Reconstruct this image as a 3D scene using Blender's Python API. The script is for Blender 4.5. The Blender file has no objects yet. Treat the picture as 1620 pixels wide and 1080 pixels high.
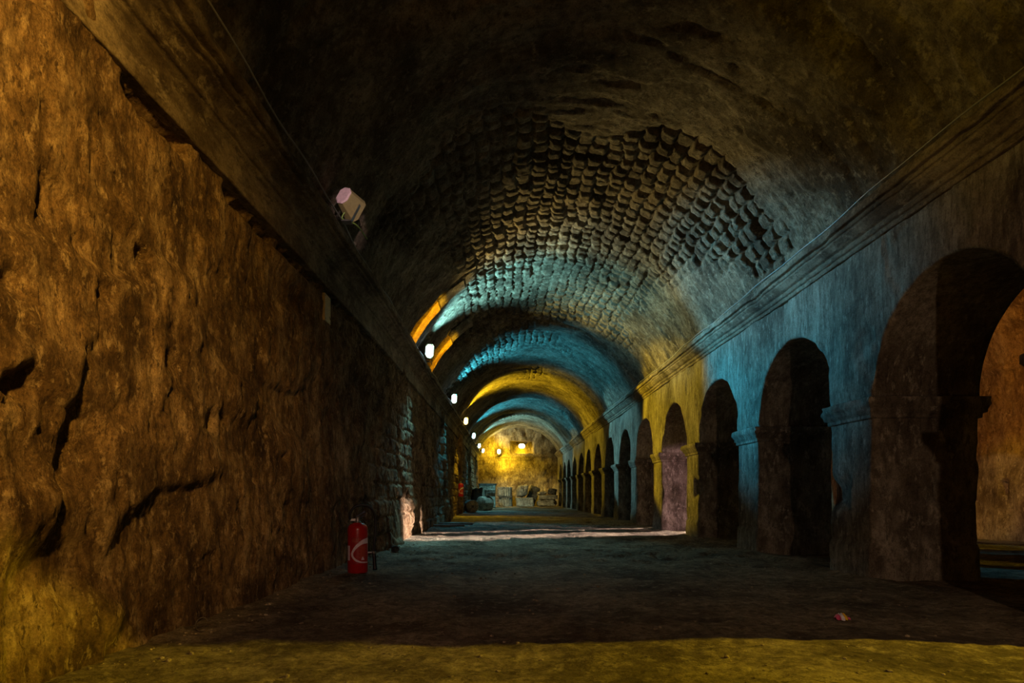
import bpy, bmesh, math, random
import numpy as np
from mathutils import Vector, Matrix
random.seed(7); RNG = np.random.RandomState(11)
S = bpy.context.scene; COL = S.collection; PI = math.pi

# ------------------------------------------------------------------ noise
def _h(ix, iy, iz, seed):
    n = (ix.astype(np.int64)*374761393 + iy.astype(np.int64)*668265263 + iz.astype(np.int64)*2147483647 + seed*1274126177) & 0xffffffff
    n = ((n ^ (n >> 13))*1274126177) & 0xffffffff
    n = ((n ^ (n >> 16))*2246822519) & 0xffffffff
    return ((n ^ (n >> 15)) & 0xffffff).astype(np.float64)/0xffffff
def vn(x, y, z, seed=0):
    x, y, z = np.broadcast_arrays(np.asarray(x, float), np.asarray(y, float), np.asarray(z, float))
    fx, fy, fz = np.floor(x), np.floor(y), np.floor(z)
    tx, ty, tz = x-fx, y-fy, z-fz
    tx, ty, tz = [t*t*(3-2*t) for t in (tx, ty, tz)]
    r = 0
    for a in (0, 1):
        for b in (0, 1):
            for c in (0, 1):
                w = (tx if a else 1-tx)*(ty if b else 1-ty)*(tz if c else 1-tz)
                r = r + w*_h(fx+a, fy+b, fz+c, seed)
    return r*2-1
def fbm(x, y, z, o=4, seed=0, g=.5):
    r, a = 0, 1.
    for i in range(o):
        r = r + a*vn(np.asarray(x)*2**i, np.asarray(y)*2**i, np.asarray(z)*2**i, seed+i*17); a *= g
    return r
def sst(a, b, x):
    t = np.clip((x-a)/(b-a), 0, 1); return t*t*(3-2*t)
def blob(a, b, ca, cb, ra, rb, p=2.):
    return np.exp(-(((a-ca)/ra)**2+((b-cb)/rb)**2)**(p/2))
def blocks(u, v, cw, L, seed, joint=.035, warp=.03):
    """height field 0..1 of irregular coursed stones; u across the courses, v along them"""
    u = u + warp*fbm(u*2.2, v*2.2, 3.3, 3, seed); v = v + warp*fbm(u*2.2, v*2.2, 9.1, 3, seed+5)
    c = np.floor(u/cw); zz = np.zeros_like(c)
    Lc = L*(.8+.45*_h(c, zz, zz+5, seed)); off = _h(c, zz, zz+2, seed)*L
    q = (v+off)/Lc; k = np.floor(q)
    rr = _h(c, k, zz, seed+9)
    e1 = np.minimum(u/cw-c, 1-(u/cw-c))*cw-.006*rr; e2 = np.minimum(q-k, 1-(q-k))*Lc-.012*_h(c, k, zz, seed+12)
    return (.45+.55*sst(0, joint, e1))*sst(0, joint*1.3, e2), rr

# ------------------------------------------------------------------ mesh helpers
def grid_obj(name, P, mat, parent=None, flip=False, closed=False, uv=None):
    """P: (rows, cols, 3) array -> quad grid mesh; closed joins last column to first"""
    R, Cn = P.shape[:2]
    idx = np.arange(R*Cn).reshape(R, Cn)
    if closed: idx = np.concatenate([idx, idx[:, :1]], 1)
    q = np.stack([idx[:-1, :-1], idx[:-1, 1:], idx[1:, 1:], idx[1:, :-1]], -1).reshape(-1, 4)
    if flip: q = q[:, ::-1]
    me = bpy.data.meshes.new(name)
    me.vertices.add(R*Cn); me.vertices.foreach_set('co', P.reshape(-1).astype(np.float32))
    me.loops.add(q.size); me.loops.foreach_set('vertex_index', q.reshape(-1).astype(np.int32))
    me.polygons.add(len(q)); me.polygons.foreach_set('loop_start', (np.arange(len(q))*4).astype(np.int32))
    me.polygons.foreach_set('use_smooth', np.ones(len(q), bool))
    me.update(calc_edges=True); me.validate()
    me.materials.append(mat)
    o = bpy.data.objects.new(name, me); COL.objects.link(o)
    if parent: o.parent = parent
    return o
def bm_obj(name, bm, mat, parent=None, smooth=False, bevel=0):
    bmesh.ops.recalc_face_normals(bm, faces=bm.faces)
    me = bpy.data.meshes.new(name); bm.to_mesh(me); bm.free()
    for m in (mat if isinstance(mat, (list, tuple)) else [mat]): me.materials.append(m)
    if smooth: me.polygons.foreach_set('use_smooth', [True]*len(me.polygons))
    o = bpy.data.objects.new(name, me); COL.objects.link(o)
    if parent: o.parent = parent
    if bevel:
        b = o.modifiers.new('bevel', 'BEVEL'); b.width = bevel; b.segments = 2; b.limit_method = 'ANGLE'
    return o
def add_box(bm, c, s, M=None):
    vs = []
    for dx in (-.5, .5):
        for dy in (-.5, .5):
            for dz in (-.5, .5):
                v = Vector((c[0]+dx*s[0], c[1]+dy*s[1], c[2]+dz*s[2]))
                vs.append(bm.verts.new(M @ v if M else v))
    for f in ((0,1,3,2),(4,6,7,5),(0,4,5,1),(2,3,7,6),(0,2,6,4),(1,5,7,3)): bm.faces.new([vs[i] for i in f])
def add_lathe(bm, prof, n=32, M=None, cap=True):
    """prof: list of (r, z)"""
    rings = []
    for r, z in prof:
        ring = []
        for i in range(n):
            a = 2*PI*i/n; v = Vector((r*math.cos(a), r*math.sin(a), z)); ring.append(bm.verts.new(M @ v if M else v))
        rings.append(ring)
    for a, b in zip(rings, rings[1:]):
        for i in range(n): bm.faces.new((a[i], a[(i+1) % n], b[(i+1) % n], b[i]))
    if cap: bm.faces.new(rings[0][::-1]); bm.faces.new(rings[-1])
def add_tube(bm, pts, r, n=10, rad=None):
    pts = [Vector(p) for p in pts]; rings = []; up = None
    for i, p in enumerate(pts):
        t = (pts[min(i+1, len(pts)-1)]-pts[max(i-1, 0)]).normalized()
        if up is None: up = Vector((0, 0, 1)) if abs(t.z) < .9 else Vector((1, 0, 0))
        s = t.cross(up).normalized(); up = s.cross(t).normalized()
        rr = rad[i] if rad else r
        rings.append([bm.verts.new(p+s*rr*math.cos(2*PI*k/n)+up*rr*math.sin(2*PI*k/n)) for k in range(n)])
    for a, b in zip(rings, rings[1:]):
        for k in range(n): bm.faces.new((a[k], a[(k+1) % n], b[(k+1) % n], b[k]))
    bm.faces.new(rings[0][::-1]); bm.faces.new(rings[-1])
def smooth_path(pts, n=8):
    P = [Vector(p) for p in pts]; out = []
    for i in range(len(P)-1):
        a, b, c, d = P[max(i-1, 0)], P[i], P[i+1], P[min(i+2, len(P)-1)]
        for k in range(n):
            t = k/n
            out.append(.5*((2*b)+(c-a)*t+(2*a-5*b+4*c-d)*t*t+(3*b-3*c+d-a)*t**3))
    out.append(P[-1]); return out
def empty(name, loc, label, cat, group=None, rot=None):
    o = bpy.data.objects.new(name, None); COL.objects.link(o); o.location = loc; o.empty_display_size = .1
    if rot: o.rotation_euler = rot
    return tag(o, label, cat, group)
def tag(o, label, cat, group=None, kind=None):
    o['label'] = label; o['category'] = cat
    if group: o['group'] = group
    if kind: o['kind'] = kind
    return o
def struct(o): o['kind'] = 'structure'; return o

# ------------------------------------------------------------------ materials
def new_mat(name):
    m = bpy.data.materials.new(name); m.use_nodes = True
    nt = m.node_tree; b = nt.nodes['Principled BSDF']; b.inputs['Roughness'].default_value = .9
    b.inputs['Specular IOR Level'].default_value = .25
    return m, nt, b
def ramp(nt, fac, stops):
    r = nt.nodes.new('ShaderNodeValToRGB'); e = r.color_ramp.elements
    while len(e) < len(stops): e.new(.5)
    for el, (p, c) in zip(e, stops): el.position = p; el.color = (*c, 1)
    nt.links.new(fac, r.inputs[0]); return r.outputs[0]
def noise(nt, vec, scale, detail=6, rough=.6, dist=0):
    n = nt.nodes.new('ShaderNodeTexNoise'); n.inputs['Scale'].default_value = scale; n.inputs['Detail'].default_value = detail
    n.inputs['Roughness'].default_value = rough; n.inputs['Distortion'].default_value = dist
    nt.links.new(vec, n.inputs['Vector']); return n.outputs[0]
def coords(nt, sc=(1, 1, 1), kind='Object'):
    tc = nt.nodes.new('ShaderNodeTexCoord'); mp = nt.nodes.new('ShaderNodeMapping'); mp.inputs['Scale'].default_value = sc
    nt.links.new(tc.outputs[kind], mp.inputs['Vector']); return mp.outputs[0]
def mix(nt, f, a, b, mode='MIX'):
    n = nt.nodes.new('ShaderNodeMix'); n.data_type = 'RGBA'; n.blend_type = mode
    for s, v in ((n.inputs[0], f), (n.inputs[6], a), (n.inputs[7], b)):
        if isinstance(v, (int, float)): s.default_value = v
        elif isinstance(v, tuple): s.default_value = (*v, 1)
        else: nt.links.new(v, s)
    return n.outputs[2]
def stone(name, dark, mid, light, streak=(1, 1, 1), sscale=3, bump=.6, bscale=28, bdist=.02, patch=.9, rough=.92):
    m, nt, b = new_mat(name)
    c0 = coords(nt); cs = coords(nt, streak); n5 = noise(nt, c0, 75, 4, .75)
    n1 = noise(nt, cs, sscale, 8, .7, .25); n2 = noise(nt, c0, patch, 5, .6, .4); n3 = noise(nt, c0, 22, 6, .7)
    base = ramp(nt, n1, [(.30, dark), (.5, mid), (.70, light)])
    pat = ramp(nt, n2, [(.36, (.32, .29, .27)), (.60, (1, 1, 1))])
    spk = ramp(nt, n3, [(.32, (.5, .48, .45)), (.5, (1, 1, 1))])
    cf = coords(nt, tuple(4*a for a in streak)); n4 = noise(nt, cf, sscale, 6, .7, .3)
    fin = ramp(nt, n4, [(.36, (.42, .38, .34)), (.56, (1, 1, 1))])
    col = mix(nt, 1., base, pat, 'MULTIPLY'); col = mix(nt, .8, col, spk, 'MULTIPLY'); col = mix(nt, .7, col, fin, 'MULTIPLY'); col = mix(nt, .6, col, ramp(nt, n5, [(.36, (.45, .43, .42)), (.52, (1, 1, 1)), (.68, (1.35, 1.3, 1.25))]), 'MULTIPLY')
    n6 = noise(nt, coords(nt, tuple(.5+.5*a for a in streak)), 9, 5, .75); n7 = noise(nt, cs, 13, 4, .7)
    col = mix(nt, ramp(nt, n6, [(.54, (0, 0, 0)), (.68, (.6, .6, .6))]), col, light)                 # pale mineral bloom
    col = mix(nt, ramp(nt, n7, [(.36, (.8, .8, .8)), (.43, (0, 0, 0))]), col, tuple(.55*a for a in dark))  # dark pitting and grime
    nt.links.new(col, b.inputs['Base Color']); b.inputs['Roughness'].default_value = rough
    h1 = noise(nt, c0, bscale, 10, .7); h2 = noise(nt, cs, sscale*3, 8, .65)
    ad = nt.nodes.new('ShaderNodeMath'); ad.operation = 'ADD'; nt.links.new(h1, ad.inputs[0]); nt.links.new(h2, ad.inputs[1])
    bp = nt.nodes.new('ShaderNodeBump'); bp.inputs['Strength'].default_value = bump; bp.inputs['Distance'].default_value = bdist
    nt.links.new(ad.outputs[0], bp.inputs['Height']); nt.links.new(bp.outputs[0], b.inputs['Normal'])
    return m
def plain(name, col, rough=.5, metal=0, spec=.5):
    m, nt, b = new_mat(name); b.inputs['Base Color'].default_value = (*col, 1); b.inputs['Roughness'].default_value = rough
    b.inputs['Metallic'].default_value = metal; b.inputs['Specular IOR Level'].default_value = spec
    n = noise(nt, coords(nt), 40, 4); c = ramp(nt, n, [(.3, tuple(x*.8 for x in col)), (.6, col)]); nt.links.new(c, b.inputs['Base Color'])
    return m
def glow(name, col, strength):
    m = bpy.data.materials.new(name); m.use_nodes = True; nt = m.node_tree; nt.nodes.clear()
    e = nt.nodes.new('ShaderNodeEmission'); e.inputs[0].default_value = (*col, 1); e.inputs[1].default_value = strength
    o = nt.nodes.new('ShaderNodeOutputMaterial'); nt.links.new(e.outputs[0], o.inputs[0]); return m

M_WALL = stone('old_plaster_wall', (.10, .058, .034), (.32, .205, .105), (.66, .49, .31), (2.4, 2.4, 1.0), 2.2, 1., 40, .03, 2.0)
M_VAULT = stone('vault_stone', (.15, .115, .075), (.30, .25, .18), (.50, .43, .32), (1, 1, 1), 3, .9, 24, .03)
M_ARCADE = stone('arcade_plaster', (.20, .165, .13), (.36, .32, .26), (.48, .44, .36), (2.4, 2.4, .5), 2.2, .6, 38, .015)
M_PIER = stone('pier_stone', (.15, .125, .10), (.32, .28, .23), (.50, .45, .38), (1.6, 1.6, .5), 2.6, .6, 26, .018)
M_CORN = stone('cornice_stone', (.16, .12, .085), (.32, .26, .19), (.46, .39, .30), (1.4, .5, 1.4), 2.5, .5, 30, .012)
M_FLOOR = stone('beaten_earth', (.17, .13, .085), (.32, .26, .18), (.50, .42, .30), (1, 1, 1), 5, 1., 34, .03, 1.2)
M_AISLE = stone('aisle_wall_stone', (.20, .13, .08), (.42, .32, .22), (.62, .52, .40), (1.5, 1.5, .6), 1.6, .8, 18, .03)
M_BLOCK = stone('carved_limestone', (.22, .19, .14), (.42, .38, .30), (.60, .55, .44), (1, 1, 1), 4, .6, 30, .015)
M_DARKSTONE = stone('dark_weathered_stone', (.05, .045, .04), (.11, .10, .085), (.2, .18, .15), (1, 1, 1), 5, .8, 30, .02)
M_AMBERLIT = stone('amber_lit_plaster', (.55, .33, .04), (.82, .52, .07), (.92, .64, .12), (1, 1, 1), 9, .6, 40, .01)  # yellow lamp light put into the plaster colour
M_RED = plain('red_enamel', (.50, .012, .012), .28)
M_RED2 = plain('red_label_film', (.42, .02, .02), .4)
M_WHITE = plain('white_print', (.9, .72, .82), .5)
M_BLACK = plain('black_rubber', (.012, .012, .014), .45)
M_BLUE = plain('blue_black_plastic', (.012, .018, .06), .4)
M_STEEL = plain('dull_steel', (.35, .34, .32), .4, .9)
M_HOUSING = plain('beige_enamel_metal', (.42, .36, .16), .5)
M_HBACK = plain('pink_grey_metal', (.95, .70, .76), .5)
M_CABLE = plain('grey_cable_sheath', (.28, .28, .27), .35)
M_GREENC = plain('green_cable_sheath', (.25, .40, .08), .5)
M_LENS = plain('dark_lens_glass', (.05, .055, .06), .1)
M_PLAQUE = plain('tan_painted_plate', (.75, .58, .30), .6)
M_WOOD = stone('grey_plank', (.10, .085, .07), (.22, .19, .16), (.34, .30, .25), (1, 8, 8), 5, .5, 20, .01)
M_STONEGRIT = stone('gravel_stone', (.2, .16, .11), (.4, .33, .23), (.65, .55, .38), (1, 1, 1), 12, .5, 40, .01)
G_CYAN = glow('lit_cool_lens', (.55, .88, 1.), 9)
G_YEL = glow('lit_amber_lens', (1., .74, .25), 9)
G_WARM = glow('lit_warm_lens', (1., .86, .45), 14)

# ------------------------------------------------------------------ layout numbers
XR, XR2, XA = 3.40, 4.40, 8.70        # nave face of the arcade, its aisle face, outer aisle wall
YEND, YBACK = 41.5, -5.0
BAY, PT = 2.64, .75
PIERS = [5.87+BAY*k for k in range(-4, 14)]           # near edge of each pier
ZI, RA = 1.70, (BAY-PT)/2                              # impost height, arch radius
def yspace(segs):
    out = [segs[0][0]]
    for a, b, d in segs:
        n = max(1, int(round((b-a)/d))); out += list(a+(b-a)*np.arange(1, n+1)/n)
    return np.array(out)
def wall_base(Y): return np.interp(Y, [-5, 0, 2.7, 5, 10.4, 14, 23, 41.5], [-2.06, -2.03, -1.97, -1.84, -1.70, -1.70, -1.80, -1.82])
def wall_top(Y): return np.interp(Y, [-5, 2.7, 8, 41.5], [-1.98, -1.92, -1.82, -1.80])

# ------------------------------------------------------------------ floor
Y = yspace([(YBACK, 1.5, .12), (1.5, 8, .026), (8, 14, .04), (14, 24, .09), (24, 43, .2)])
X = yspace([(-2.4, 3.6, .026), (3.6, 9.0, .07)])
gx, gy = np.meshgrid(X, Y)
gz = .022*fbm(gx*.7, gy*.7, 0, 3, 3) + .012*fbm(gx*3, gy*3.2, 1, 4, 5) + .010*np.maximum(0, fbm(gx*9, gy*9, 2, 3, 8))
gz += .03*np.exp(-np.maximum(0, gx-wall_base(gy))/.22) + .02*np.exp(-np.abs(gx-XR)/.15)
foot = fbm(gx*4.2, gy*3.6, 7, 3, 31)                    # footprints trodden into the loose earth further in
gz -= (.04-.03*np.exp(-((gy-12.3)/1.8)**2))*sst(.2, .5, foot)*sst(6.3, 8.5, gy)*(1-sst(18, 24, gy))*(gx < 3.3)
struct(grid_obj('floor', np.stack([gx, gy, gz], -1), M_FLOOR))

# ------------------------------------------------------------------ left wall
Y = yspace([(YBACK, 1.6, .12), (1.6, 7, .022), (7, 13, .03), (13, 22, .06), (22, 41.6, .14)])
Z = yspace([(-.15, 3.1, .022)])
gy, gz = np.meshgrid(Y, Z)
x0 = wall_base(gy)+(wall_top(gy)-wall_base(gy))*np.clip(gz/3, 0, 1)
d = .032*fbm(gy*.55, gz*.5, 0, 3, 41) + .009*fbm(gy*2.6, gz*1.6, 2, 4, 43) + .006*fbm(gy*9, gz*5, 5, 4, 45) + .006*vn(gy*22, gz*20, 4, 46) + .004*fbm(gy*14, gz*1.3, 6, 2, 47)
d += .012*sst(.1, .22, fbm(gy*4, gz*2.6, 8, 5, 49)) + .008*sst(.1, .25, fbm(gy*10, gz*6, 18, 4, 50))
d -= .018*sst(.5, .62, fbm(gy*3.6, gz*3.1, 12, 4, 53))                          # flaked patches
# exposed coursed masonry further in
ex = sst(-.15, .25, fbm(gy*.5, gz*.6, 3, 2, 61)+.9*sst(7, 9.5, gy)-.55)
pr, rnd = blocks(gz, gy, .24, .50, 71, .03, .025)
d += ex*(.045*(pr-1)+.03*(rnd-.5))
# torn plaster channel under the smooth band
ch = blob(gz*1., gz*0, 2.86, 0, .045, 1)*sst(.0, .35, .25+fbm(gy*1.7, 0, 0, 3, 81))*(1-sst(8, 9, gy))
d -= .11*ch*(1+.7*fbm(gy*9, gz*9, 1, 3, 83))
d += .05*sst(2.82, 2.74, gz)*sst(.1, .5, fbm(gy*1.1, gz*2, 4, 2, 85))
# a thicker plaster patch with a slanting edge, and putlog holes
edge = 2.62+(gz-.6)*.22
d += .05*(1-sst(edge-.03, edge+.03, gy))*sst(.45, .7, gz)*(1-sst(1.35, 1.6, gz))
for cy, cz, r, dp in ((3.34, 2.06, .035, .09), (2.47, 1.22, .07, .10), (2.42, 1.62, .05, .05), (4.05, 1.25, .05, .07), (4.25, 1.30, .03, .05), (3.55, 1.55, .06, .04), (5.2, 1.1, .03, .05), (4.7, .9, .02, .04), (3.0, 1.75, .05, .05)):
    d -= dp*blob(gy+.02*fbm(gy*20, gz*20, 0, 2, 91), gz, cy, cz, r*1.2, r, 3)
d += .02*(blob(gy, gz*0, 11.2, 0, .35, 1))                                        # shallow buttress
for yb in (17.6, 24.2, 30.4, 36.8): d += .10*sst(yb-.08, yb, gy)*(1-sst(yb+.9, yb+1., gy))
struct(grid_obj('wall_left', np.stack([x0+d, gy, gz], -1), M_WALL, flip=True))

# ------------------------------------------------------------------ vault
def vault(name, xl, xr, zs, rise, ny, nu, mat, near_step, exposed):
    c = (xl+xr)/2; h = (xr-xl)/2; R = (h*h+rise*rise)/(2*rise); a0 = math.asin(h/R); zc = zs+rise-R
    A = np.linspace(-a0, a0, nu); ga, gy = np.meshgrid(A, ny); u = (ga+a0)*R; fr = (ga+a0)/(2*a0)
    d = .06*fbm(u*.5, gy*.4, 0, 3, 101) + .009*fbm(u*.9, gy*4.5, 2, 4, 103) + .006*fbm(u*7, gy*9, 3, 4, 105) + .004*vn(u*24, gy*24, 4, 107)
    if exposed:
        e = -.55+1.25*sst(7.0, 8.6, gy+.8*np.sin(fr*PI))*(1-.75*sst(15, 16.5, gy))*np.exp(-((fr-.55)/.37)**4)+.55*fbm(u*.55, gy*.4, 6, 3, 111)
        e += .3*sst(17.5, 18.5, gy)*(1-sst(20, 21, gy))
        e = sst(-.05, .25, e)
        pr, rnd = blocks(u, gy, .185, .225, 121, .035, .055)
        d += e*(.075*(pr-1)+.06*(rnd-.5)+.008*fbm(u*9, gy*9, 5, 3, 123)) - .03*(e-.3)
        # long ragged streaks in the plastered part next to the entrance
        d -= (1-e)*.025*sst(.25, .6, fbm(u*1.2+gy*.3, gy*5, 9, 3, 131))
        # a thicker plaster ring whose ragged edge shows on the crown
        d += .10*sst(.12, .3, fr)*sst(4.9, 5.3, gy)*(1-sst(6.3, 6.5, gy+.25*fbm(u*1.5, gy, 3, 3, 133)))
        for yb in (16.2, 22, 28, 34, 39.5): d += .07*sst(yb-.25, yb-.15, gy)*(1-sst(yb+.35, yb+.45, gy))
    else:
        pr, rnd = blocks(u, gy, .3, .55, 141, .05, .05); d += .05*(pr-1)+.04*(rnd-.5)
    rr = R-d
    return struct(grid_obj(name, np.stack([c+rr*np.sin(ga), gy, zc+rr*np.cos(ga)], -1), mat, flip=True))
vault('ceiling', -1.86, 3.46, 3.34, 1.80, yspace([(YBACK, 1.5, .12), (1.5, 6.5, .035), (6.5, 16, .024), (16, 24, .05), (24, 41.6, .1)]), 330, M_VAULT, 0, True)
vault('ceiling.001', 4.36, 8.76, 3.05, 1.7, yspace([(YBACK, 24, .07), (24, 41.6, .2)]), 90, M_AISLE, 0, False)

# ------------------------------------------------------------------ arcade wall (one continuous spandrel over all the arches)
ys, zb, soff = [], [], []
for k, y in enumerate(PIERS):
    n = 14 if k < 10 else 6
    for i in range(n): ys.append(y+PT*i/n); zb.append(ZI)
    if k < len(PIERS)-1:
        n = 64 if k < 10 else 24
        cy = y+PT+RA
        for i in range(n):
            t = PI*i/n; ys.append(cy-RA*math.cos(t)); zb.append(ZI+RA*math.sin(t))
ys.append(YEND+.1); zb.append(ZI)
ys, zb = np.array(ys), np.array(zb)
NF, NS, NB = 64, 16, 14
s = np.linspace(0, 1, NF)[:, None]
zf = 3.55+(zb[None]-3.55)*s; yf = np.repeat(ys[None], NF, 0)
wear = sst(.97, 1., s)*.012*(1+fbm(ys*8, zb*8, 0, 2, 151))[None]
xf = XR+.022*fbm(yf*.8, zf*.8, 0, 3, 153)+.006*fbm(yf*5, zf*2.2, 1, 3, 155)+.02*sst(.45, .7, fbm(yf*2.2, zf*1.4, 5, 3, 157))+wear
t = np.linspace(0, 1, NS)[1:, None]
xs = xf[-1:]+(XR2-xf[-1:])*t; zs = np.repeat(zb[None], NS-1, 0); ysf = np.repeat(ys[None], NS-1, 0)
rough = .012*fbm(xs*2.5, ysf*2.5, zs*2.5, 3, 161)*np.minimum(1, (zs-ZI)/.3); zs = zs+rough
s2 = np.linspace(0, 1, NB)[1:, None]; zk = zb[None]+(3.3-zb[None])*s2; xk = np.full_like(zk, XR2); yk = np.repeat(ys[None], NB-1, 0)
P = np.stack([np.concatenate([xf, xs, xk]), np.concatenate([yf, ysf, yk]), np.concatenate([zf, zs, zk])], -1)
struct(grid_obj('wall_right', P, M_ARCADE, flip=True))

# ------------------------------------------------------------------ piers
def rrect(hx, hy, r, step):
    pts = []
    for (cx, cy, a0) in ((hx-r, hy-r, 0), (-hx+r, hy-r, 90), (-hx+r, -hy+r, 180), (hx-r, -hy+r, 270)):
        for i in range(5):
            a = math.radians(a0+90*i/4); pts.append((cx+r*math.cos(a), cy+r*math.sin(a), math.cos(a), math.sin(a)))
    out = []
    for i in range(len(pts)):
        p, q = pts[i], pts[(i+1) % len(pts)]
        n = max(1, int(math.hypot(q[0]-p[0], q[1]-p[1])/step))
        for j in range(n): out.append([p[m]+(q[m]-p[m])*j/n for m in range(4)])
    return np.array(out)
ORD = ['nearest', 'second nearest', 'third', 'fourth', 'fifth', 'sixth', 'seventh', 'eighth', 'ninth', 'tenth', 'eleventh', 'twelfth', 'thirteenth', 'fourteenth']
LOOK = {0: 'massive dark stone pier, bluish on its nave face, beside the largest arch at right',
        1: 'blue-lit stone pier, second along the arcade from the front, with ragged rubble at its foot',
        2: 'yellowish stone pier with a broken chipped corner, third along the arcade from the front',
        3: 'yellow-green stone pier whose arch reveal glows pink, fourth along the arcade',
        4: 'blue-grey stone pier just behind the pink-lit one, fifth along the arcade from the front',
        5: 'pale grey-green stone pier, sixth along the arcade from the front'}
for k, y0 in enumerate(PIERS):
    vis = k-4
    if vis < -2: pass
    n = vis+1
    lab = LOOK.get(vis, 'stone arcade pier, %s along the right side counted from the front' % (ORD[vis] if 0 <= vis < 14 else 'before the front'))
    if vis < 0: lab = 'stone arcade pier beside the camera, %s before the first one in view' % ['nearest', 'second', 'third', 'fourth'][-vis-1]
    if vis == 13: lab = 'last stone pier of the arcade, standing against the end wall'
    o = empty('stone_pier', ((XR+XR2)/2, y0+PT/2, 0), lab, 'pillar', 'piers of the arcade')
    step = .03 if -1 <= vis < 3 else (.06 if vis < 7 else .14)
    L = rrect(.5, PT/2, .03, step)
    Zp = np.linspace(-.12, ZI, int(1.8/step))
    px, zz = np.meshgrid(L[:, 0], Zp); py = np.meshgrid(L[:, 1], Zp)[0]; nx = np.meshgrid(L[:, 2], Zp)[0]; ny = np.meshgrid(L[:, 3], Zp)[0]
    wy = py+y0
    corner = sst(.06, .0, np.maximum(np.abs(np.abs(px)-.5), np.abs(np.abs(py)-PT/2)))
    d = .006*fbm(px*2, wy*2, zz*1.5, 3, 171+k)+.006*fbm(px*9, wy*9, zz*7, 3, 173)-.012*corner*np.maximum(0, .3+fbm(px*3, wy*3, zz*5, 3, 175+k))
    d -= .012*sum(np.exp(-((zz+.015*fbm(px*4, wy*4, 0, 2, 5)-zj)/.012)**2) for zj in (.34, .72, 1.12))
    d += .02*(1-sst(.28, .36, zz))
    if vis == 0:
        d -= .07*blob(px, zz, -.47, .80, .07, .16, 4)*(py > 0)                         # broken far corner
        d -= .05*(np.abs(px-.20) < .10)*(np.abs(zz-.82) < .10)*(ny < -.7)               # square socket
        d -= .02*blob(px, zz, -.12, .52, .05, .03)*(ny < -.7)
    if vis == 2: d -= .11*blob(px, zz, -.46, .92, .13, .16, 4)*(py < -.1)
    if vis in (3, 4): d -= .07*blob(py, zz, -PT/2, .8, .12, .22, 4)*(px < -.2)
    grid_obj('shaft', np.stack([px+nx*d, py+ny*d, zz], -1), M_PIER, o, closed=True)
    prof = [(-.01, 1.50), (.018, 1.505), (.02, 1.545), (.045, 1.555), (.05, 1.585), (.075, 1.615), (.092, 1.635), (.092, 1.69), (.085, 1.698), (-.03, 1.70)]
    rows = []
    for a, b in zip(prof, prof[1:]):
        m = max(1, int(math.hypot(b[0]-a[0], b[1]-a[1])/.02))
        rows += [(a[0]+(b[0]-a[0])*i/m, a[1]+(b[1]-a[1])*i/m) for i in range(m)]
    rows.append(prof[-1]); rows = np.array(rows)
    Lc = rrect(.5, PT/2, .006, step)
    px, of = np.meshgrid(Lc[:, 0], rows[:, 0]); py = np.meshgrid(Lc[:, 1], rows[:, 0])[0]; zz = np.repeat(rows[:, 1:2], px.shape[1], 1)
    sx = np.where(np.abs(px) > .49, np.sign(px), 0.); sy = np.where(np.abs(py) > PT/2-.01, np.sign(py), 0.)
    chip = 1-.55*np.maximum(0, fbm(px*4, (py+y0)*4, zz*6, 3, 191+k))*(of > .03)
    wob = .004*fbm(px*9, (py+y0)*9, zz*9, 2, 193)
    grid_obj('impost_moulding', np.stack([px+sx*(of*chip+wob), py+sy*(of*chip+wob), zz], -1), M_PIER, o, closed=True)

# ------------------------------------------------------------------ cornices
def cornice(name, prof, xfun, sgn, mat, seed, amp=1.):
    rows = []
    for a, b in zip(prof, prof[1:]):
        m = max(1, int(math.hypot(b[0]-a[0], b[1]-a[1])/.012))
        rows += [(a[0]+(b[0]-a[0])*i/m, a[1]+(b[1]-a[1])*i/m) for i in range(m)]
    rows.append(prof[-1]); rows = np.array(rows)
    Yc = yspace([(YBACK, 2, .1), (2, 14, .03), (14, 24, .07), (24, 41.6, .15)])
    of, gy = np.meshgrid(rows[:, 0], Yc); gz = np.repeat(rows[None, :, 1], len(Yc), 0)
    ch = of*(1-.22*np.maximum(0, fbm(gy*2.3, of*6, gz*5, 3, seed)-.15)*(of > .05))
    w = .008*fbm(gy*.8, 0, gz*.3, 2, seed+3)+.004*fbm(gy*7, of*7, gz*7, 3, seed+5)
    z2 = gz+.010*fbm(gy*.4, 0, 0, 2, seed+7)+.003*fbm(gy*8, of*5, gz*5, 2, seed+9)
    return struct(grid_obj(name, np.stack([xfun(gy)+sgn*(ch+w*amp), gy, z2], -1), mat, flip=(sgn > 0)))
cornice('trim_1', [(-.10, 2.90), (.03, 2.905), (.035, 3.135), (.055, 3.14), (.06, 3.165), (.05, 3.175), (.085, 3.18), (.09, 3.215), (.075, 3.225), (.085, 3.24), (.12, 3.275), (.165, 3.295), (.155, 3.305), (.20, 3.31), (.20, 3.335), (.185, 3.345), (.24, 3.35), (.24, 3.42), (.23, 3.43), (-.12, 3.45)],
        lambda y: wall_top(y), 1, M_CORN, 201)
cornice('trim_2', [(-.05, 3.13), (.025, 3.135), (.03, 3.165), (.02, 3.175), (.055, 3.18), (.06, 3.215), (.045, 3.225), (.085, 3.24), (.12, 3.275), (.145, 3.30), (.135, 3.31), (.165, 3.315), (.165, 3.345), (.15, 3.355), (.20, 3.36), (.20, 3.43), (.19, 3.435), (-.15, 3.45)],
        lambda y: XR+0*y, -1, M_CORN, 221)

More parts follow.
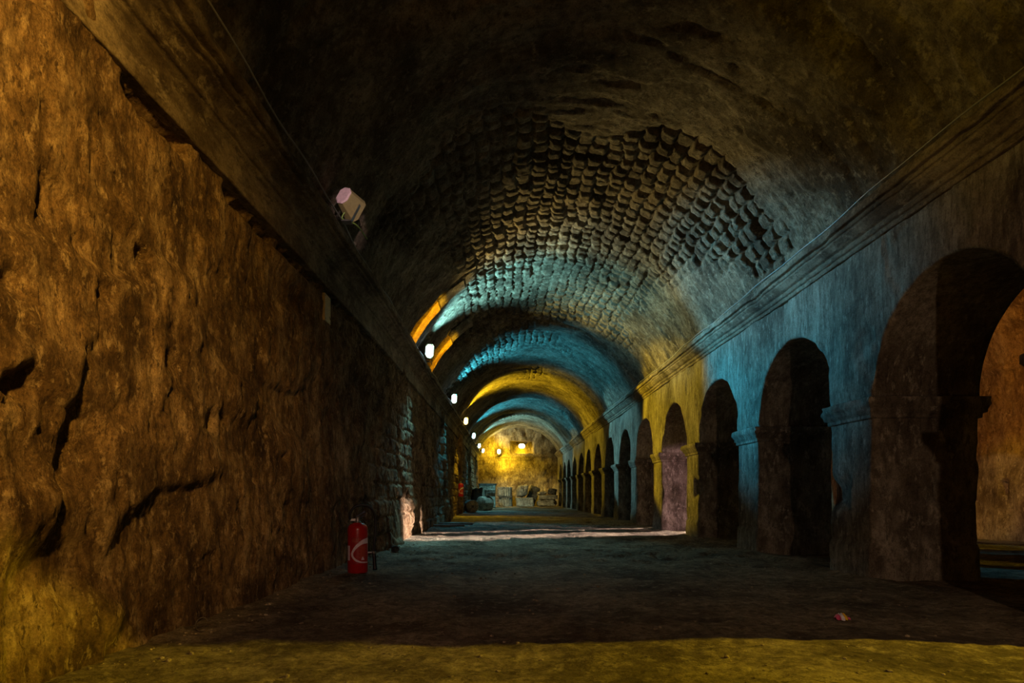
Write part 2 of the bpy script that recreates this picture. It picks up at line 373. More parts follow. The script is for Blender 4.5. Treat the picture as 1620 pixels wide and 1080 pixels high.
# ------------------------------------------------------------------ end wall with its lit recess, back wall, outer aisle wall
WX0, WX1, WZ0, WZ1 = .32, 1.82, 3.44, 4.28
Xe = yspace([(-2.1, WX0, .06), (WX0, WX1, .06), (WX1, 3.6, .06)]); Ze = yspace([(-.1, WZ0, .06), (WZ0, WZ1, .06), (WZ1, 5.5, .06)])
gx, gz = np.meshgrid(Xe, Ze)
d = .05*fbm(gx*.9, gz*.9, 0, 3, 231)+.03*fbm(gx*3, gz*3, 1, 4, 233)
pr, rnd = blocks(gz, gx, .30, .6, 235, .05, .05); d += .04*(pr-1)*sst(-.2, .3, fbm(gx*.6, gz*.6, 3, 2, 237))
d += .10*np.exp(-((gz-3.24)/.10)**4)+.05*np.exp(-((gz-3.05)/.06)**4)
inw = (gx > WX0-.01)*(gx < WX1+.01)*(gz > WZ0-.01)*(gz < WZ1+.01)
core = (gx > WX0+.03)*(gx < WX1-.03)*(gz > WZ0+.03)*(gz < WZ1-.03)
d = np.where(core, -.55, np.where(inw, 0, d))
x2 = np.where(core, (WX0+WX1)/2+(gx-(WX0+WX1)/2)*.9, gx); z2 = np.where(core, gz+.04, gz)
struct(grid_obj('wall_end', np.stack([x2, YEND-d, z2], -1), M_AISLE))
def slab(name, c, sz, mat):
    bm = bmesh.new(); add_box(bm, c, sz); return struct(bm_obj(name, bm, mat))
slab('wall_aisle_end', (6.3, YEND+.15, 2.6), (5.4, .3, 5.5), M_AISLE)
slab('wall_back', (3.4, YBACK-.1, 2.7), (11.5, .3, 5.8), M_AISLE)
Ya = yspace([(YBACK, 8, .2), (8, 16, .04), (16, 41.6, .12)]); Za = yspace([(-.12, 3.2, .045)])
gy, gz = np.meshgrid(Ya, Za)
d = .06*fbm(gy*.7, gz*.7, 0, 3, 241)+.025*fbm(gy*3, gz*1.6, 1, 4, 243)
pr, rnd = blocks(gz, gy, .34, .7, 245, .04, .05); d += .05*(pr-1)*sst(0, .3, fbm(gy*.6, gz*.8, 3, 2, 247)+.5*(gz > 2.2))
d -= .16*(np.abs(gy-11.02) < .09)*(np.abs(gz-.92) < .10)
d += .06*np.exp(-((gz-3.0)/.06)**4)
struct(grid_obj('wall_aisle_right', np.stack([XA-d, gy, gz], -1), M_AISLE))

# ------------------------------------------------------------------ plaster bands on the vault, amber light put into their lower colour
VC, VH, VRISE, VZS = .80, 2.66, 1.80, 3.34
VR = (VH*VH+VRISE*VRISE)/(2*VRISE); VZC = VZS+VRISE-VR; VA = math.asin(VH/VR)
def band(y0, y1, s0, s1, off, mat, name, parent=None, seed=0):
    A = np.linspace(-VA+s0/VR, -VA+s1/VR, 40); rows = []
    prof = [(y0-.0, -.02), (y0, off-.004), (y0+.012, off)]+[(y0+.012+(y1-y0-.024)*i/16, off) for i in range(1, 17)]+[(y1, off-.004), (y1, -.02)]
    prof = np.array(prof)
    a, yy = np.meshgrid(A, prof[:, 0], indexing='ij'); oo = np.repeat(prof[None, :, 1], len(A), 0).copy()
    oo[0] = oo[-1] = -.02; oo += .006*fbm(a*20, yy*8, 0, 3, 301+seed)
    yy = yy+.012*fbm(a*12, yy*3, 3, 2, 303+seed)
    r = VR-oo-.05*0
    return grid_obj(name, np.stack([VC+r*np.sin(a), yy, VZC+r*np.cos(a)], -1), mat, parent, flip=False)
for i, (y0, y1, lab) in enumerate(((11.2, 11.68, 'plaster strip tinted like amber light on the left of the vault, just before the first bright lamp'),
                                   (13.85, 14.3, 'plaster strip tinted like amber light on the left of the vault, just beyond the first bright lamp'))):
    b = tag(band(y0, y1, .20, 1.12, .09, M_AMBERLIT, 'plaster_strip', None, i), lab, 'plaster strip', 'plaster strips on the vault')
    c = band(y0+.02, y1+.02, 1.12, 1.75, .075, M_VAULT, 'unlit_end', b, i+7); c['label'] = 'unlit brown upper end of the strip'

# ------------------------------------------------------------------ floodlights
def octagon(w, h, c):
    return [(-w/2+c, -h/2), (w/2-c, -h/2), (w/2, -h/2+c), (w/2, h/2-c), (w/2-c, h/2), (-w/2+c, h/2), (-w/2, h/2-c), (-w/2, -h/2+c)]
def prism(bm, secs):
    """secs: list of (x, width, height, chamfer): octagonal sections along local x"""
    rings = [[bm.verts.new((x, a, b)) for a, b in octagon(w, h, c)] for x, w, h, c in secs]
    for p, q in zip(rings, rings[1:]):
        for i in range(8): bm.faces.new((p[i], p[(i+1) % 8], q[(i+1) % 8], q[i]))
    bm.faces.new(rings[0][::-1]); bm.faces.new(rings[-1])
def floodlight(loc, aim, lens_mat, label, roll=0, drop=.2, foot=True, group='floodlights along the left cornice', sc=1., cord=M_CABLE):
    o = empty('floodlight', loc, label, 'lamp', group)
    R = Vector(aim).normalized().to_track_quat('X', 'Z').to_matrix().to_4x4() @ Matrix.Rotation(roll, 4, 'X') @ Matrix.Scale(sc, 4)
    def part(name, bm, mat, **k):
        bm.transform(R); return bm_obj(name, bm, mat, o, **k)
    bm = bmesh.new(); prism(bm, [(-.16, .135, .175, .035), (-.15, .16, .20, .045), (.07, .20, .28, .045), (.085, .21, .29, .045), (.085, .185, .265, .04), (.075, .18, .26, .04)])
    h = part('housing', bm, M_HOUSING, bevel=.004)
    bm = bmesh.new(); prism(bm, [(-.176, .14, .18, .04), (-.161, .17, .21, .05)]); part('back_plate', bm, M_HBACK, bevel=.003)
    bm = bmesh.new(); prism(bm, [(.076, .176, .255, .055), (.082, .17, .25, .055), (.088, .15, .23, .055)]); part('lens', bm, lens_mat)
    bm = bmesh.new()
    for sgn in (-1, 1): add_box(bm, (0, sgn*.112, -.08), (.03, .006, .22))
    add_box(bm, (0, 0, -.188), (.03, .23, .006)); part('yoke', bm, M_STEEL, bevel=.002)
    if foot:
        bm = bmesh.new(); p = (R @ Vector((0, 0, -.188, 1))).to_3d()
        add_tube(bm, [p, (p.x*.6, p.y*.6, -drop)], .011, 8); add_box(bm, (p.x*.6, p.y*.6, -drop), (.09, .09, .012)); bm_obj('foot', bm, M_STEEL, o)
    bm = bmesh.new(); q = (R @ Vector((-.04, .0, -.125, 1))).to_3d()
    add_tube(bm, smooth_path([q, q+Vector((-.02, .01, -.06)), (q.x*.4+.05, q.y*.4+.10, -drop+.015), (.06, .42, -drop+.012)], 6), .007, 8); bm_obj('cord', bm, cord, o)
    return o
ZL = 3.64
LAMPS = [(-1.49, 6.10, 3.58), (-1.56, 12.6, ZL), (-1.56, 18.6, 3.60), (-1.56, 24.1, 3.58), (-1.56, 30.0, 3.56), (-1.56, 36.2, 3.56), (-1.50, 40.6, 3.58)]
floodlight(LAMPS[0], (.30, .90, -.28), M_LENS, 'floodlight seen from behind with a pinkish back plate, on the left cornice near the front', .35, .165, cord=M_GREENC, sc=.85)
for i, (lab, g) in enumerate((('largest glaring white-blue floodlight on the left cornice between two amber-tinted strips', G_CYAN),
                              ('second glaring blue-white floodlight along the left cornice', G_CYAN),
                              ('amber yellow floodlight on the left cornice, third of the lit row', G_YEL),
                              ('small blue-white floodlight just beyond the amber one on the left cornice', G_CYAN),
                              ('fifth lit floodlight on the left cornice, small and blue-white', G_CYAN),
                              ('farthest tiny white floodlight on the left cornice beside the end wall', G_CYAN))):
    floodlight(LAMPS[i+1], (.62, -.76, -.12), g, lab, 0, .20)
floodlight((-.45, YEND-.32, 3.56), (.15, -1, -.12), G_WARM, 'glaring amber floodlight on the ledge of the end wall', 0, .22, group='end wall lamps', sc=1.15)
floodlight((1.06, YEND+.22, 3.96), (-.02, -1, -.12), G_WARM, 'warm white floodlight inside the lit recess of the end wall', PI/2, .1, foot=False, group='end wall lamps', sc=1.6)

# ------------------------------------------------------------------ fire extinguisher
M_PRINT = plain('faint_print', (.62, .25, .12), .5)
def curved_patch(pts_out, pts_in, r, name, mat, parent):
    bm = bmesh.new(); a = smooth_path([(p[0], p[1], 0) for p in pts_out], 6); b = smooth_path([(p[0], p[1], 0) for p in pts_in], 6)
    def P(p, rr): return (rr*math.sin(p[0]), -rr*math.cos(p[0]), p[1])
    rows = []
    for p, q in zip(a, b):
        rows.append([bm.verts.new(P(p.lerp(q, t), r)) for t in (0, .25, .5, .75, 1)])
    for u, v in zip(rows, rows[1:]):
        for i in range(4): bm.faces.new((u[i], u[i+1], v[i+1], v[i]))
    return bm_obj(name, bm, mat, parent, smooth=True)
def quad_patch(bm, a0, a1, z0, z1, r, n=6):
    vs = [[bm.verts.new((r*math.sin(a0+(a1-a0)*i/n), -r*math.cos(a0+(a1-a0)*i/n), z)) for i in range(n+1)] for z in (z0, z1)]
    for i in range(n): bm.faces.new((vs[0][i], vs[0][i+1], vs[1][i+1], vs[1][i]))
fe = empty('fire_extinguisher', (-1.475, 6.30, .015), 'red fire extinguisher standing on the floor by the left wall, hose looped over it', 'fire extinguisher', 'fire extinguishers', (0, 0, math.radians(13)))
r0 = .099
bm = bmesh.new(); add_lathe(bm, [(.05, .012), (.085, .0), (.095, .004), (r0, .018), (r0, .43), (.096, .452), (.084, .472), (.062, .488), (.036, .496), (.030, .505)], 48)
body = bm_obj('cylinder', bm, M_RED, fe, smooth=True)
CX = lambda x: math.asin(max(-.985, min(.985, (x-442)/107))); CZ = lambda y: (1010-y)/525*.485
out = [(545, 628), (500, 645), (450, 680), (410, 722), (382, 770), (374, 805), (385, 840), (425, 878), (480, 895), (545, 900)]
inn = [(545, 690), (505, 694), (465, 712), (430, 742), (403, 778), (396, 805), (405, 832), (438, 862), (485, 880), (545, 889)]
curved_patch([(CX(x), CZ(y)) for x, y in out], [(CX(x), CZ(y)) for x, y in inn], r0+.0008, 'swoosh_decal', M_WHITE, body)
bm = bmesh.new(); quad_patch(bm, CX(372), CX(545), CZ(905), CZ(620), r0+.0004, 14); lb = bm_obj('label_panel', bm, M_RED2, body)
bm = bmesh.new()
for i, y in enumerate(range(716, 850, 13)): quad_patch(bm, CX(455+(i % 3)*6), CX(530-(i*7 % 13)), CZ(y+3), CZ(y), r0+.0009)
bm_obj('body_print', bm, M_PRINT, body); bm = bmesh.new()
for y in (640, 655, 668): quad_patch(bm, CX(385), CX(480-(y % 9)*4), CZ(y+3), CZ(y), r0+.0009)
bm_obj('heading_print', bm, M_PRINT, body)
bm = bmesh.new(); quad_patch(bm, CX(340), CX(362), CZ(870), CZ(712), r0+.0008)
bm_obj('side_sticker', bm, M_WHITE, body)
curved_patch([(CX(478), CZ(862)), (CX(486), CZ(838)), (CX(497), CZ(828)), (CX(505), CZ(846)), (CX(512), CZ(862))], [(CX(478), CZ(864)), (CX(486), CZ(864)), (CX(497), CZ(864)), (CX(505), CZ(864)), (CX(512), CZ(864))], r0+.0008, 'pictogram', M_WHITE, body)
bm = bmesh.new(); add_lathe(bm, [(.034, .494), (.036, .508), (.026, .512), (.024, .545), (.018, .56)], 24); add_box(bm, (-.04, 0, .528), (.06, .026, .026)); bm_obj('valve', bm, M_STEEL, fe, smooth=False, bevel=.002)
bm = bmesh.new(); Mx = Matrix.Translation((.02, 0, .565)) @ Matrix.Rotation(math.radians(-30), 4, 'Y'); add_box(bm, (.012, 0, .012), (.105, .03, .014), Mx); add_box(bm, (.01, 0, -.016), (.08, .024, .012), Mx); add_box(bm, (.055, 0, .012), (.03, .034, .022), Mx)
bm_obj('lever', bm, M_BLUE, fe, bevel=.004)
bm = bmesh.new(); add_tube(bm, smooth_path([(-.062, 0, .528), (-.074, -.005, .55), (-.07, -.01, .60), (-.03, -.015, .655), (.04, -.018, .675), (.115, -.015, .655), (.158, -.01, .60), (.172, 0, .52), (.170, .0, .38), (.160, .0, .27), (.158, .0, .20)], 8), .0125, 12)
bm_obj('hose', bm, M_BLACK, fe, smooth=True)
bm = bmesh.new(); add_tube(bm, [(.158, 0, .205), (.160, 0, .19), (.163, 0, .12), (.168, 0, .04), (.170, 0, .025)], .02, 12, [.014, .019, .018, .021, .024]); nz = bm_obj('nozzle', bm, M_BLACK, fe, smooth=True)
bm = bmesh.new(); add_box(bm, (.13, 0, .20), (.09, .012, .012)); add_tube(bm, [(.158, 0, .19), (.159, 0, .21)], .021, 12); bm_obj('hose_clip', bm, M_STEEL, fe)
def copy_tree(o, parent=None):
    c = o.copy(); COL.objects.link(c)
    if parent: c.parent = parent
    for ch in list(o.children): copy_tree(ch, c)
    return c
f2 = copy_tree(fe); f2.location = (-1.665, 23.5, .70); f2.rotation_euler = (0, 0, 0)
f2['label'] = 'small distant red fire extinguisher hanging on the left wall beneath the amber lamp'
for zz, hh in ((.38, .12), (.06, .03)):
    bm = bmesh.new(); add_box(bm, (-.115, .0, zz), (.03, .05, hh)); bm_obj('wall_bracket', bm, M_STEEL, f2)

# ------------------------------------------------------------------ plate on the left wall, cables
pl = empty('wall_plate', (-1.80, 6.35, 2.655), 'small blank tan plate fixed on the left wall below the cornice', 'sign')
bm = bmesh.new(); add_box(bm, (0, 0, 0), (.028, .205, .27)); bm_obj('plate', bm, M_PLAQUE, pl, bevel=.004)
for yy in (-.085, .085):
    for zz in (-.115, .115): bm = bmesh.new(); add_lathe(bm, [(.007, 0), (.007, .006), (.004, .008)], 10, Matrix.Translation((.012, yy, zz)) @ Matrix.Rotation(PI/2, 4, 'Y')); bm_obj('screw', bm, M_STEEL, pl)
def cable(name, x, z, sag, seed, mat, label, r=.007):
    pts = []; yy = -2.
    while yy < 41: 
        pts.append((x+.012*math.sin(yy*2.1+seed)+.008*math.sin(yy*5.3), yy, z+.008*math.sin(yy*1.3+seed)+(sag*abs(math.sin(yy*.9+seed))))); yy += .18
    bm = bmesh.new(); add_tube(bm, pts, r, 8); return tag(bm_obj(name, bm, mat, None, smooth=True), label, 'cable')
cable('cable', 3.215, 3.452, .012, .4, M_CABLE, 'thin grey cable lying along the top edge of the right cornice')
cable('cable', -1.60, 3.448, .008, 2.1, M_CABLE, 'thin grey cable running along the left cornice past the floodlights')

# ------------------------------------------------------------------ loose things
def rock(name, loc, size, seed, mat, label, cat, group=None, rot=0, sub=14, amp=.16, boxy=.6, rx=0., ry=0.):
    """irregular stone: a rounded, noise-broken block resting at loc"""
    u = np.linspace(-1, 1, sub); F = []
    bm = bmesh.new(); bmesh.ops.create_cube(bm, size=2); bmesh.ops.subdivide_edges(bm, edges=bm.edges, cuts=sub, use_grid_fill=True)
    C = np.array([v.co[:] for v in bm.verts]); n = C/np.linalg.norm(C, axis=1)[:, None]
    Q = C*boxy+n*1.15*(1-boxy)
    Q = Q*(1+amp*fbm(Q[:, 0]*1.3+seed, Q[:, 1]*1.3, Q[:, 2]*1.3, 4, seed)[:, None])
    Q = Q*np.array(size)/2; M = Matrix.Rotation(rot, 3, 'Z') @ Matrix.Rotation(rx, 3, 'X') @ Matrix.Rotation(ry, 3, 'Y'); Q = Q @ np.array(M).T
    Q[:, 2] -= Q[:, 2].min()
    for v, q in zip(bm.verts, Q): v.co = q
    o = bm_obj(name, bm, mat, None, smooth=True); o.location = loc
    return tag(o, label, cat, group)
def drum(name, r, h, mat, label, cat, M, flutes=0, seed=0, hole=False, group=None):
    n = 96; rows = []
    zs = [0, 0, .02]+[h*i/8 for i in range(1, 8)]+[h-.02, h, h]; rs = [.0, .93, 1]+[1]*7+[1, .93, .0]
    a = np.linspace(0, 2*PI, n, endpoint=False); A, Zz = np.meshgrid(a, np.array(zs)); Rr = np.repeat(np.array(rs)[:, None]*r, n, 1)
    if flutes: Rr = Rr*(1-.075*np.abs(np.sin(A*flutes/2))**.7*0-.15*(1-np.abs(np.cos(A*flutes/2)))**.6)
    Rr = Rr*(1+.03*fbm(np.cos(A)*3+seed, np.sin(A)*3, Zz*4, 3, 401+seed))
    P = np.stack([Rr*np.cos(A), Rr*np.sin(A), Zz+.01*fbm(np.cos(A)*Rr*9, np.sin(A)*Rr*9, Zz+seed, 3, 403)], -1)
    P = P @ np.array(M.to_3x3()).T
    o = grid_obj(name, P, mat, None, closed=True); o.location = M.translation
    return tag(o, label, cat, group)
G = 'ancient stones heaped by the end wall'
# column drums lying near the left wall
ax = Vector((.32, -.95, 0)).to_track_quat('Z', 'X').to_matrix().to_4x4()
d1 = drum('column_drum', .27, .5, M_BLOCK, 'nearest column drum, lying on its side with its round face towards the front', 'column drum', Matrix.Translation((-1.56, 27.2, .27)) @ ax, seed=1, group=G)
bm = bmesh.new(); add_box(bm, (0, 0, .49), (.10, .10, .05)); bm.transform(ax); sk = bm_obj('socket_shade', bm, M_DARKSTONE, d1); sk['label'] = 'dark block for the shade in a square dowel socket'  # dark block painted in as the shade of the socket hole
ax = Vector((-.72, -.69, 0)).to_track_quat('Z', 'X').to_matrix().to_4x4()
drum('column_drum', .34, .55, M_BLOCK, 'larger column drum lying behind the nearest one, its dark face turned left', 'column drum', Matrix.Translation((-.78, 30.0, .34)) @ ax, seed=2, group=G)
rock('stone_block', (-1.42, 30.9, 0), (.46, .5, 1.06), 21, M_DARKSTONE, 'dark rugged boulder behind the lying column drums', 'stone', G, .3)
cb = rock('carved_block', (-.74, 29.9, .68), (.46, .36, .32), 22, M_BLOCK, 'small carved block with a row of pale teeth, on top of the larger lying drum', 'stone', G, .2, amp=.06, boxy=.9)
for i in range(5):
    bm = bmesh.new(); add_box(bm, (-.17+.08*i, -.20, .17), (.045, .05, .06), Matrix.Rotation(.2, 4, 'Z')); bm_obj('dentil', bm, M_WHITE if False else M_BLOCK, cb, bevel=.006)
rock('stone_block', (-1.05, 36.3, 0), (.92, .7, 1.28), 23, M_BLOCK, 'tall pale block standing behind the lying drums, a dark slab on it', 'stone', G, .05, amp=.05, boxy=.93)
rock('stone_slab', (-1.05, 36.3, 1.26), (1.0, .75, .13), 24, M_DARKSTONE, 'thin dark slab lying on the tall pale block', 'stone slab', G, .1, amp=.06, boxy=.9)
drum('fluted_drum', .45, .56, M_BLOCK, 'fluted column drum standing on the floor, lower of the stacked pair', 'column drum', Matrix.Translation((-.02, 40.2, 0)), 18, 3, group=G)
rock('stone_slab', (.0, 40.2, .55), (.86, .8, .11), 25, M_DARKSTONE, 'dark slab squeezed between the two fluted drums', 'stone slab', G, 0, amp=.04, boxy=.93)
drum('fluted_drum', .47, .58, M_BLOCK, 'fluted column drum on top of the stacked pair', 'column drum', Matrix.Translation((-.06, 40.2, .66)), 18, 4, group=G)
rock('stone_block', (1.20, 40.1, 0), (1.12, .7, .55), 26, M_BLOCK, 'wide low pale block carrying a worn carved lump', 'stone', G, .03, amp=.07, boxy=.9)
rock('carved_fragment', (1.08, 40.1, .575), (.62, .5, .68), 27, M_BLOCK, 'worn sculpted lump sitting on the wide low block', 'stone', G, .4, amp=.24, boxy=.35)
rock('stone_slab', (1.72, 40.5, .0), (.62, .22, 1.2), 28, M_DARKSTONE, 'dark slab leaning behind the worn sculpted lump', 'stone slab', G, .1, amp=.09, boxy=.88, ry=.38)
rock('stone_block', (2.62, 40.1, 0), (1.05, .6, .50), 29, M_BLOCK, 'rough lumpy block beneath the flat slab at the right end of the heap', 'stone', G, -.1, amp=.22, boxy=.5)
rock('stone_slab', (2.68, 40.1, .46), (1.15, .65, .26), 30, M_BLOCK, 'flat slab lying on the lumpy block at the right end of the heap', 'stone slab', G, .06, amp=.05, boxy=.92)
rock('carved_fragment', (2.28, 40.1, .71), (.5, .5, .22), 31, M_BLOCK, 'wedge-shaped fragment on the flat slab, left of two', 'stone', G, .3, amp=.18, boxy=.7, ry=-.12)
rock('carved_fragment', (2.97, 40.15, .71), (.48, .45, .36), 32, M_DARKSTONE, 'dark fragment on the flat slab beside the end pier', 'stone', G, -.2, amp=.16, boxy=.75, ry=.2)
# planks, rocks and litter on the floor
for i, (x, y, L, a, lab) in enumerate(((-1.35, 15.0, .75, .04, 'nearer of two grey planks lying on the floor by the left wall'), (-1.30, 15.9, .95, -.03, 'farther of two grey planks lying on the floor by the left wall'))):
    bm = bmesh.new(); add_box(bm, (0, 0, 0), (L, .16, .04)); o = bm_obj('plank', bm, M_WOOD, None, bevel=.005); o.location = (x, y, .05); o.rotation_euler = (.02, .0, a); tag(o, lab, 'plank', 'planks on the floor')
rock('stone', (-1.53, 8.75, .0), (.10, .09, .08), 41, M_DARKSTONE, 'fist-sized dark stone at the foot of the left wall beyond the fire extinguisher', 'stone', None, .2, 8, .14, .4)
# crumpled wrapper
bm = bmesh.new(); rows = []
for i in range(15):
    t = i/14; w = .010+.024*math.sin(PI*min(1, t*1.15+.02))**.7
    rows.append([bm.verts.new((-.045+.09*t, w*math.cos(a)*1.3+.006*random.uniform(-1, 1), .002+max(0, w*1.1*math.sin(a)+.006*random.uniform(-1, 1)))) for a in [PI*k/8 for k in range(9)]])
for i, (p, q) in enumerate(zip(rows, rows[1:])):
    for k in range(8):
        f = bm.faces.new((p[k], p[k+1], q[k+1], q[k])); f.material_index = 0 if i < 3 else (1 if i < 6 else (2 if i < 11 else 0))
wr = bm_obj('sweet_wrapper', bm, [plain('pink_foil', (.75, .10, .28), .35), plain('pale_foil', (.75, .72, .85), .35), plain('yellow_foil', (.85, .50, .02), .35)])
wr.location = (2.13, 4.0, .005); tag(wr, 'crumpled pink, white and yellow sweet wrapper on the floor at right', 'litter')
bm = bmesh.new(); add_tube(bm, [(.035*math.cos(a), .035*math.sin(a)*.4, .035+.035*math.sin(a)) for a in [.4+i*.42 for i in range(13)]], .004, 6)
tw = bm_obj('bent_twig', bm, M_WOOD); tw.location = (-1.74, 3.62, .02); tag(tw, 'small twig bent into a ring on the floor near the left wall', 'twig')
# loose grit, too fine and too many to count
bm = bmesh.new(); ico = bmesh.new(); bmesh.ops.create_icosphere(ico, subdivisions=1, radius=1); iv = [v.co.copy() for v in ico.verts]; iF = [[v.index for v in f.verts] for f in ico.faces]; ico.free()
for i in range(1500):
    if i % 3: x, y = random.uniform(-1.8, 3.3), 2.3+7*random.random()**1.5
    else: y = random.uniform(2.3, 14); x = float(wall_base(y))+.08+abs(random.gauss(0, .22))
    if i % 7 == 0: y = random.uniform(8, 13); x = 3.3-abs(random.gauss(0, .25))
    r = .003+.010*random.random()**3; sc = Vector((r*random.uniform(.8, 1.6), r*random.uniform(.8, 1.4), r*random.uniform(.5, .9)))
    M = Matrix.Rotation(random.uniform(0, 6), 3, 'Z'); ix = min(len(Y)-1, 0)
    z = .022*float(fbm(x*.7, y*.7, 0, 3, 3))+.012*float(fbm(x*3, y*3.2, 1, 4, 5))+.010*max(0, float(fbm(x*9, y*9, 2, 3, 8)))+.03*math.exp(-max(0, x-float(wall_base(y)))/.22)
    vs = [bm.verts.new(M @ Vector((c.x*sc.x, c.y*sc.y, c.z*sc.z))+Vector((x, y, z+sc.z*.4))) for c in iv]
    for f in iF: bm.faces.new([vs[k] for k in f])
tag(bm_obj('gravel', bm, M_STONEGRIT), 'fine loose grit strewn over the earth floor', 'gravel', None, 'stuff')

# ------------------------------------------------------------------ light
def light(kind, name, loc, col, power, target=None, size=90, blend=.4, radius=.08):
    l = bpy.data.lights.new(name, kind); l.energy = power; l.color = col; l.shadow_soft_size = radius
    o = bpy.data.objects.new(name, l); COL.objects.link(o); o.location = loc
    if kind == 'SPOT':
        l.spot_size = math.radians(size); l.spot_blend = blend
        o.rotation_euler = (Vector(target)-Vector(loc)).to_track_quat('-Z', 'Y').to_euler()
    return o
CY, CY2, YE, OR, PK = (.05, .54, .88), (.28, .80, .90), (1., .68, .02), (1., .36, .03), (1., .52, .50)
# cornice floods
light('SPOT', 'nave_flood_or_fill', (-1.36, 12.3, 3.66), CY, 2000, (3.4, 8.75, 3.0), 44, .8)
for (x, y, z), c, p in zip(LAMPS[1:], (CY2, CY, YE, CY, CY2, CY2), (850, 800, 1000, 900, 900, 300)):
    light('SPOT', 'nave_flood_or_fill', (x+.12, y-.10, z+.06), c, p, (x+2.4, y-.05, z+1.7), 100, .9)      # main beam across the vault
    light('SPOT', 'flood_spill_light', (x+.26, y-.12, z), c, p*.3, (x-.12, y-1.3, 1.3), 34, .6)     # spill down the wall
    light('SPOT', 'flood_spill_light', (x+.26, y-.12, z), c, p*.36, (x+1.4, y-2.8, 0), 66, .8)     # spill on the floor
for ys_, yt, c, p, sz in ((18.3, 13.6, YE, 2300, 32), (23.8, 18.9, CY2, 1500, 30), (29.8, 25.2, YE, 1300, 34), (35.9, 30.2, YE, 900, 26), (40.3, 35.2, CY2, 1100, 34)):
    light('SPOT', 'nave_flood_or_fill', (-1.36, ys_, 3.66), c, p, (3.4, yt, 2.3), sz, .25)      # throws along the arcade
light('SPOT', 'flood_spill_light', (-1.40, 12.3, 3.66), (1., .74, .24), 620, (1.6, 9.6, 4.9), 62, .9)
light('SPOT', 'nave_flood_or_fill', (-1.36, 18.2, 3.70), YE, 1300, (2.6, 13.3, 4.55), 34, .8)
for yy in (11.44, 14.08):      # two framed amber projectors on the arcade side, each throwing one slot of light
    a = bpy.data.lights.new('slot_light', 'AREA'); a.shape = 'RECTANGLE'; a.size = .46; a.size_y = .95; a.spread = math.radians(2); a.energy = 3.2; a.color = (1., .56, .02)
    ao = bpy.data.objects.new('slot_light', a); COL.objects.link(ao); ao.location = (2.9, yy, 1.75)
    dz = (Vector((-1.50, yy, 4.0))-ao.location).normalized(); yx = Vector((0, 1, 0)); up = (-dz).cross(yx).normalized()
    ao.rotation_euler = Matrix((yx, up, -dz)).transposed().to_euler()
light('POINT', 'end_wall_light', (-.45, YEND-.75, 3.60), YE, 190, radius=.12)
light('POINT', 'recess_light', (1.06, YEND+.22, 3.66), YE, 40, radius=.05)
# lamps of the outer aisle, throwing their light through the arches
light('SPOT', 'aisle_flood_or_fill', (8.2, 2.82, 3.75), YE, 3000, (0, 1.2, .0), 50, .12, .05)
a = bpy.data.lights.new('aisle_daylight', 'AREA'); a.shape = 'RECTANGLE'; a.size = 2.3; a.size_y = 2.5; a.spread = math.radians(3); a.energy = 120; a.color = (1., .78, .68)
ao = bpy.data.objects.new('aisle_daylight', a); COL.objects.link(ao); ao.location = (7.2, 14.75, 2.4); ao.rotation_euler = Vector((-1, -.33, -.323)).to_track_quat('-Z', 'Y').to_euler()
light('SPOT', 'aisle_flood_or_fill', (7.6, 9.2, 3.2), (1., .60, .62), 1300, (3.75, 13.77, .95), 17, .4, .08)
light('SPOT', 'aisle_flood_or_fill', (5.2, 9.0, 3.3), OR, 220, (8.7, 11.6, 3.0), 80, .4, .1)
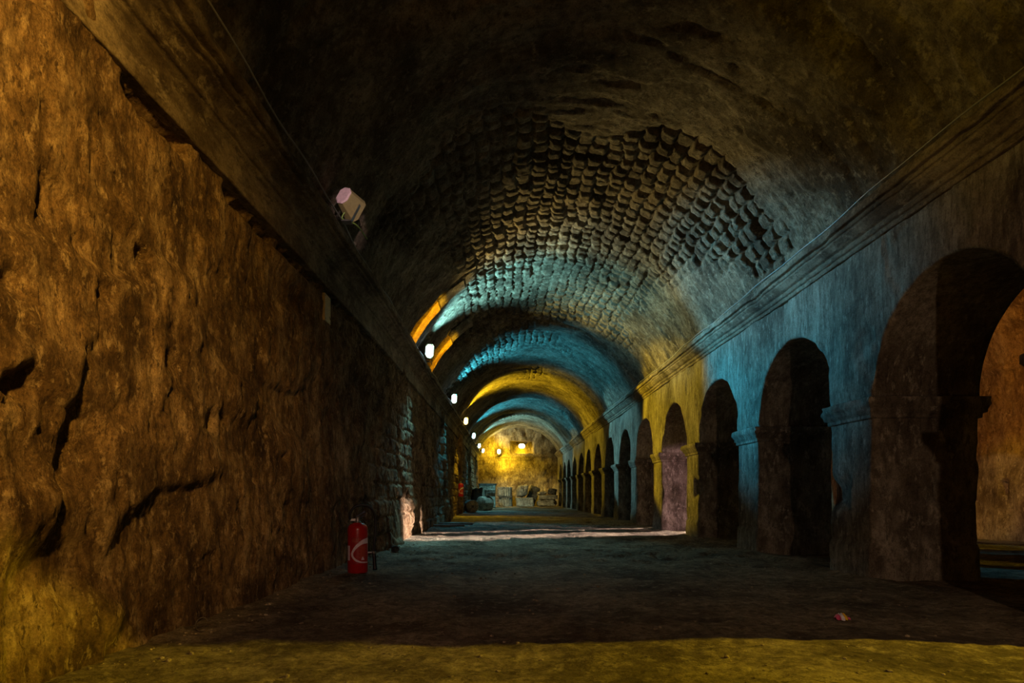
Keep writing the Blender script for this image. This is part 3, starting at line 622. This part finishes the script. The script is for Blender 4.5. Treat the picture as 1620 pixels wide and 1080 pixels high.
# nave lamps behind the viewpoint, then unseen lights added as fill
light('SPOT', 'nave_flood_or_fill', (.3, -1.2, 3.2), (1., .53, .08), 2000, (-1.95, 1.1, 2.5), 62, 1., .12)
light('SPOT', 'nave_flood_or_fill', (-1.5, .4, 3.7), YE, 170, (3.0, 3.6, 4.9), 46, .8, .1)
light('SPOT', 'aisle_flood_or_fill', (5.0, 7.4, 2.6), (1., .74, .42), 170, (8.7, 11.5, .3), 23, .15, .04)  # unseen spot added for the pale patch low on the aisle wall
light('SPOT', 'aisle_flood_or_fill', (7.6, 8.6, 3.5), YE, 160, (8.5, 12.1, .0), 30, .8, .05)  # unseen yellow spot added for the foot of the aisle wall
light('SPOT', 'added_accent', (.8, -1.5, 2.2), (1., .70, .66), 1100, (-1.48, 6.10, 3.58), 3.0, .4, .03)  # unseen narrow spot added to pick out the nearest floodlight
light('POINT', 'camera_side_fill', (.4, -2.6, 1.7), (1., .60, .42), 6, radius=.5)  # unseen soft fill added behind the camera
light('SPOT', 'camera_side_fill', (1.6, -1.5, 2.7), (1., .66, .42), 190, (2.7, 5.6, .9), 52, .8, .06)  # unseen fill, placed so its shadow splits the nearest pier jamb
light('SPOT', 'camera_side_fill', (.4, -2.6, 2.7), (1., .60, .44), 260, (-1.0, 6.0, .25), 34, .9, .3)  # unseen fill added to brighten the floor and the fire extinguisher
light('SPOT', 'end_wall_light', (-.3, YEND-1.5, 3.6), YE, 420, (.9, YEND, 1.9), 90, .9)  # unseen spot added in front of the end wall to brighten it
light('SPOT', 'nave_flood_or_fill', (-1.2, 21.5, 3.5), YE, 120, (-1.7, 23.7, 1.0), 26, .8)  # unseen spot added to brighten the distant fire extinguisher
# unseen spots added at cornice height to brighten the far stones
light('SPOT', 'nave_flood_or_fill', (-1.35, 36.6, 3.6), (1., .88, .42), 600, (.8, 40.2, .3), 60, .7)
light('SPOT', 'nave_flood_or_fill', (-.9, 29.4, 3.6), CY2, 420, (-.7, 29.7, .3), 46, .6)
light('SPOT', 'nave_flood_or_fill', (-1.3, 30.4, 3.6), CY2, 1100, (-.9, 36.2, .9), 34, .6)
w = bpy.data.worlds.new('dim_air'); S.world = w; w.use_nodes = True
w.node_tree.nodes['Background'].inputs[0].default_value = (.9, .75, .5, 1); w.node_tree.nodes['Background'].inputs[1].default_value = .01

# ------------------------------------------------------------------ camera
cam = bpy.data.cameras.new('camera'); co = bpy.data.objects.new('camera', cam); COL.objects.link(co)
co.location = (0, 0, .8); co.rotation_euler = (PI/2, 0, 0); cam.sensor_width = 36; cam.lens = 36*1000/1620
cam.shift_x = 10/1620; cam.shift_y = 241/1620; cam.clip_start = .05; cam.clip_end = 200
S.camera = co
S.view_settings.view_transform = 'Standard'; S.view_settings.look = 'None'; S.view_settings.gamma = 1; S.view_settings.exposure = 0
